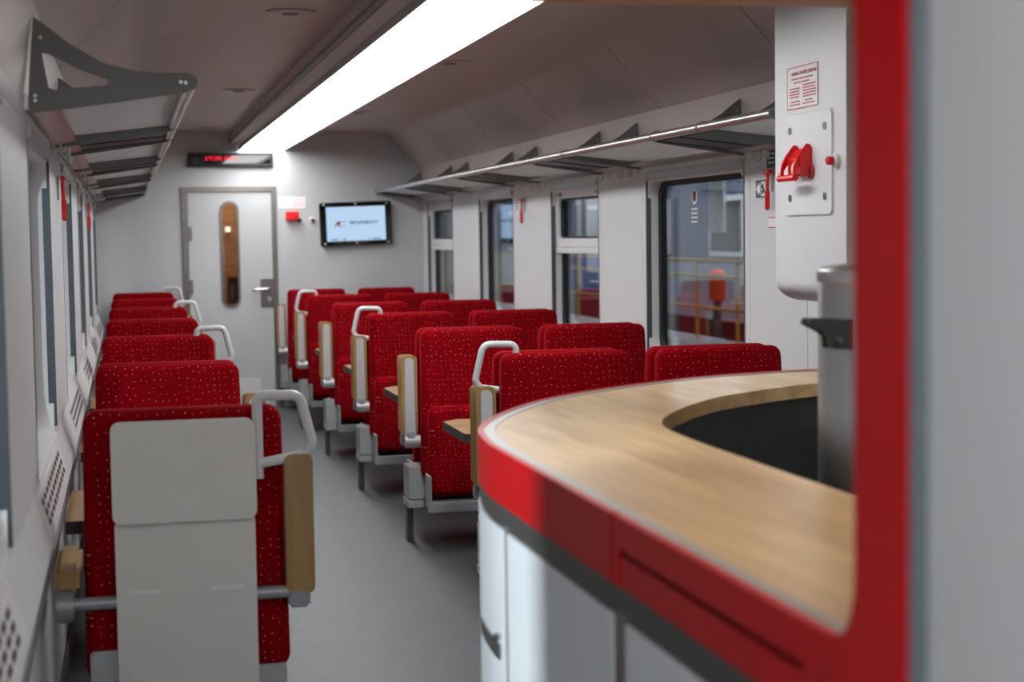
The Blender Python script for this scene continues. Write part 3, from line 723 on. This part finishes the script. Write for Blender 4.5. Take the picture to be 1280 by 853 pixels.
# bar side wall with the red hatch frame
struct('wall_bar', box(NB(), .66, .72, YB, 1.268, 0, 2.36), 'end_wall')
hf = thing('hatch_frame', 'red upright edge of the bar opening with grey trim, close to the camera', 'frame')
ry0, ry1 = 1.304, 1.392
cor = [(ry1+.05-.05*math.cos(R(a)), 1.055+.075-.075*math.sin(R(a))) for a in range(0, 91, 15)]
obj('red_band', bevel(prism(NB(), [(ry0, 0), (ry0, 1.917), (ry1, 1.917)]+cor+[(1.442, .957), (1.442, 0)], 'x', .652, .72), .006), 'red_gloss', hf)
obj('grey_trim', bevel(box(NB(), .655, .72, 1.269, 1.303, 0, 1.917), .008), 'trim_blue', hf)
# canopy above the bar
cp = thing('bar_canopy', 'wooden soffit over the bar at the top edge of the picture', 'canopy')
obj('soffit', box(NB(), .662, XR-.004, 1.272, 3.28, 1.9245, 1.945), 'soffit_wood', cp)
obj('fascia', box(NB(), .662, .70, 1.40, 3.28, 1.946, 2.355), 'wall', cp); obj('front', box(NB(), .70, XR-.01, 3.24, 3.28, 1.946, 2.355), 'wall', cp)
for lab, x, y in (('left near', .98, 1.9), ('left far', .98, 2.8), ('right', 1.9, 2.4)):  # assumed lamps, out of view under the soffit, brighten the counter top
    t = thing('assumed_downlight', 'unseen round lamp assumed in the wooden bar soffit, %s one' % lab, 'assumed_downlight', (x, y, 1.923), 'assumed downlights over the bar')
    obj('ring', lathe(NB(), [(.075, 0), (.075, -.006), (.06, -.008)], n=24), 'white_metal', t); obj('lens', lathe(NB(), [(.058, -.006), (.058, -.009), (.01, -.010)], n=24), 'added_lamp_glow', t)

# steel urn on the back bench
be = thing('back_bench', 'low dark steel bench inside the bar under the urn', 'bench', (1.45, 2.95, 0))
obj('top', bevel(box(NB(), -.3, .4, -.4, .32, .77, .80), .004), 'steel', be); obj('cabinet', box(NB(), -.28, .38, -.38, .30, 0, .769), 'bar_dark', be)
ur = thing('steel_urn', 'tall stainless steel urn with a dark tap behind the counter', 'urn', (1.452, 3.0, .80))
obj('body', lathe(NB(), [(.10, 0), (.118, .01), (.118, .545), (.114, .555), (.05, .556)], n=40), 'steel', ur)
obj('lid', lathe(NB(), [(.119, .548), (.121, .556), (.121, .570), (.112, .578), (.03, .588), (.01, .588)], n=40), 'steel', ur)
obj('lid_handle', tf(bevel(box(NB(), -.012, .012, -.06, .06, 0, .012), .005), Matrix.Translation((-.02, -.04, .59)) @ Matrix.Rotation(R(-15), 4, 'X')), 'chrome', ur)
tp = obj('tap', bevel(prism(NB(), [(-.098, .475), (-.175, .478), (-.178, .472), (-.145, .455), (-.135, .445), (-.132, .425), (-.085, .422), (-.075, .43), (-.075, .475)], 'y', -.075, -.035), .004), 'dark_metal', ur)
obj('tap_screw', tube(NB(), [(-.118, -.082, .437), (-.118, -.072, .437)], .006, 12), 'steel', tp)

# wall cabinet with the emergency brake
CX, CY0, CY1 = 2.10, 4.552, 5.10
cb = thing('wall_cabinet', 'tall white wall cabinet with rounded bottom beside the bar opening', 'cabinet', (CX, CY0, 0))
dpt = XR-CX-.002; r_ = .085
arc = [(.11-.11*math.cos(R(a)), 1.217+.07-.07*math.sin(R(a))) for a in range(0, 91, 10)]
cbd = obj('body', prism(NB(), arc+[(dpt, 1.217), (dpt, 2.03), (dpt-.12, 2.16), (dpt-.28, 2.30), (0, 2.30)], 'y', 0, CY1-CY0), 'cabinet', cb)
obj('hatch_seam', prism(NB(), rrect(.087, .463, 1.495, 1.824, .022, 4), 'x', -.0015, 0, [rrect(.096, .454, 1.504, 1.815, .018, 4)]), 'panel_grey', cb)
ho = obj('hatch', bevel(prism(NB(), rrect(.095, .455, 1.503, 1.816, .018, 4), 'x', -.006, 0), .003), 'cabinet', cb)
for y_ in (.14, .41):
    for z_ in (1.555, 1.77): obj('hatch_lock', tube(NB(), [(-.0055, y_, z_), (-.0085, y_, z_)], .012, 14), 'frame_metal', ho)
# red handle: two cheeks, body and grip bar
CH_ = []
for y_ in (.345, .245):
    hd = NB(); CH_.append(hd); prism(hd, [(-.0, 1.655), (-.0, 1.718), (-.012, 1.722), (-.042, 1.682), (-.06, 1.65), (-.06, 1.612), (-.050, 1.612), (-.048, 1.64), (-.03, 1.665), (-.012, 1.655)], 'y', y_, y_+.014)
rh = thing('emergency_brake', 'bright red emergency brake handle on the white cabinet hatch', 'brake handle', (CX-.0065, CY0, 0))
for hd in CH_: obj('cheek', hd, 'red_plastic', rh)
obj('grip', tube(NB(), [(-.055, .237, 1.616), (-.055, .367, 1.616)], .011, 12), 'red_plastic', rh)
obj('body', bevel(prism(NB(), [(0, 1.628), (0, 1.705), (-.014, 1.708), (-.036, 1.678), (-.034, 1.625)], 'y', .235, .335), .004), 'red_plastic', rh)
t = thing('key_ring', 'small dark red ring under the brake handle on the cabinet hatch', 'ring', (CX-.007, CY0+.238, 1.635))
obj('collar', tf(lathe(NB(), [(.024, 0), (.024, .004), (.02, .006)], n=18), Matrix.Rotation(R(-90), 4, 'Y')), 'sign_red', t)
obj('core', tf(lathe(NB(), [(.014, .004), (.014, .008), (.009, .009)], n=16), Matrix.Rotation(R(-90), 4, 'Y')), 'frame_metal', t)
t = thing('red_button', 'small red push button in a white collar right of the cabinet hatch', 'button', (CX, CY0+.062, 1.66))
obj('collar', tf(lathe(NB(), [(.022, 0), (.022, .012), (.017, .016)], n=20), Matrix.Rotation(R(-90), 4, 'Y')), 'white_metal', t)
obj('button', tf(lathe(NB(), [(.013, .015), (.013, .032), (.009, .036)], n=16), Matrix.Rotation(R(-90), 4, 'Y')), 'red_plastic', t)
# notice
t = thing('brake_instructions', 'white notice with red printed lines high on the white cabinet', 'sign', (CX, CY0+.32, 1.905))
obj('plate', box(NB(), -.002, 0, -.12, .12, -.066, .066), 'sign_white', t)
lg = NB()
for z_ in (.0645, -.0665): box(lg, -.003, -.0019, -.12, .12, z_, z_+.0025)
for y_ in (-.12, .118): box(lg, -.003, -.0019, y_, y_+.002, -.065, .065)
obj('border', lg, 'sign_red', t)
o = obj('title', text_mesh('HAMULEC BEZPIECZEŃSTWA', .0148, 'title'), 'sign_red', t); o.location = (-.0025, .085, .040); o.rotation_euler = (R(90), 0, R(-90))
lg = NB()
for y0_, y1_, z_ in [(.085, -.085, .026), (.065, -.06, .014)]+[(.10, .02, -.004-k*.009) for k in range(4)]+[(-.005, -.105, .003-k*.009) for k in range(5)]+[(.09, .02, -.046), (.1, .01, -.055), (-.02, -.09, -.046), (-.005, -.1, -.055)]:
    y_ = y0_
    while y_ > y1_+.006:
        w_ = random.uniform(.008, .02); box(lg, -.003, -.0019, max(y_-w_, y1_), y_, z_, z_+.0042); y_ -= w_+.004
q = obj('small_print', lg, 'sign_red', t); q['kind'] = 'stuff'

# ------------------------------------------------------------------ the hall outside the right windows
struct('hall_floor', box(NB(), XR+.9, 16, -6, 45, -1.2, -1.1), 'hall_floor')
struct('wall_hall', box(NB(), 16, 16.2, -6, 45, -1.1, 6.5), 'hall_wall'); struct('wall_hall_end', box(NB(), XR+.9, 16, 45, 45.2, -1.1, 6.5), 'hall_wall')
struct('ceiling_hall', box(NB(), XR+.9, 16, -6, 45, 6.5, 6.6), 'hall_wall')
pf = thing('service_platform', 'grey service platform outside the right windows', 'platform', (4.6, 20, 0))
obj('deck', box(NB(), -.55, .55, -14, 16, .42, .5), 'hall_floor', pf); 
for y in range(-13, 16, 4): obj('post', box(NB(), -.05, .05, y-.05, y+.05, -1.1, .42), 'leg', pf)
yr = thing('yellow_railing', 'yellow safety railing outside the nearest right window', 'railing', (5.0, 20, .5))
for z in (.28, .56, .70): obj('rail', tube(NB(), [(0, -13, z), (0, 14, z)], .015, 8), 'yellow', yr)
for y in range(-13, 15): obj('post', tube(NB(), [(0, y, 0), (0, y, .70)], .016, 8), 'yellow', yr)
tr = thing('parked_coach', 'blurred grey and blue coach standing on the next track outside', 'train', (7.2, 20, 0))
obj('body', box(NB(), 0, 2.6, -16, 18, .35, 1.05), 'train_grey', tr); obj('roof', box(NB(), .1, 2.5, -16, 18, 2.1, 2.9), 'train_grey', tr)
obj('window_band', box(NB(), .03, 2.57, -16, 18, 1.05, 2.1), 'train_blue', tr); obj('underframe', box(NB(), .2, 2.4, -16, 18, -.9, .35), 'dark_red', tr)
for k in range(12):
    y = -15.5+k*2.8
    p = obj('window', box(NB(), .0, .03, y, y+1.2, 1.15, 1.9), 'white_metal', tr); obj('pane', box(NB(), -.01, .0, y+.08, y+1.12, 1.22, 1.83), 'train_glass', p)
for k, (y, lab) in enumerate(((11, 'first'), (15, 'second'), (19, 'third'), (23, 'fourth'), (28, 'fifth'), (33, 'last'))):
    t = thing('hall_light', 'white tube light hanging in the hall outside, %s along the track' % lab, 'light', (6.2, y, 3.3), 'tube lights in the hall')
    obj('tube', box(NB(), -.08, .08, -1.3, 1.3, 0, .06), 'hall_lamp', t); obj('casing', box(NB(), -.1, .1, -1.32, 1.32, .06, .12), 'white_metal', t); obj('stem', box(NB(), -.02, .02, -.02, .02, .12, 3.2), 'leg', t)
t = thing('marker_post', 'marker post with a bright orange top behind the yellow railing outside', 'post', (5.45, 14.7, -1.1))
obj('post', lathe(NB(), [(.04, 0), (.04, 1.9)], n=16), 'leg', t); obj('marker', lathe(NB(), [(.075, 1.9), (.08, 1.92), (.08, 2.16), (.04, 2.2)], n=16), 'orange', t); obj('base', lathe(NB(), [(.2, 0), (.2, .05), (.1, .08)], n=16), 'black', t)
t = thing('hanging_sheet', 'tall white panel hanging in the hall outside the nearest right window', 'panel', (5.9, 15.9, 1.35))
obj('sheet', box(NB(), -.01, .01, -.22, .22, .1, 1.15), 'white_metal', t); obj('hanger', box(NB(), -.01, .01, -.01, .01, 1.15, 5.15), 'leg', t)
t = thing('equipment_trolley', 'dark red trolley with blue cover standing in the hall outside', 'trolley', (5.9, 20.5, -1.1))
obj('body', bevel(box(NB(), -.5, .5, -1.2, 1.2, .3, 1.75), .03), 'dark_red', t); obj('cover', bevel(box(NB(), -.4, .4, -.5, .6, 1.75, 2.25), .08), 'blue', t)
for a in (-.4, .4):
    for b in (-1, 1): obj('wheel', tf(lathe(NB(), [(.15, -.04), (.15, .04)], n=16), Matrix.Translation((a, b, .15)) @ Matrix.Rotation(R(90), 4, 'Y')), 'black', t)

# assumed floodlight, out of view outside the left windows, lights the counter front
t = thing('assumed_floodlight', 'unseen white floodlight on a mast, assumed outside the left windows', 'floodlight', (-4.1, -.35, -1.1))
hb = box(NB(), -.06, 0, -.28, .28, -.28, .28); gb = box(NB(), 0, .006, -.25, .25, -.25, .25)
M_ = Matrix.Translation((0, 0, 3.9)) @ Matrix.Rotation(R(33), 4, 'Z') @ Matrix.Rotation(R(17), 4, 'Y')
obj('casing', tf(hb, M_), 'dark_metal', t); obj('lens', tf(gb, M_), 'assumed_flood_glow', t)
obj('mast', tube(NB(), [(-.12, -.06, 0), (-.12, -.06, 3.9)], .04, 12), 'leg', t); obj('base', lathe(NB(), [(.3, 0), (.3, .05), (.1, .08)], (-.12, -.06, 0), 20), 'leg', t)
struct('hall_floor_left', box(NB(), -9, XL-.95, -6, 45, -1.2, -1.1), 'hall_floor')
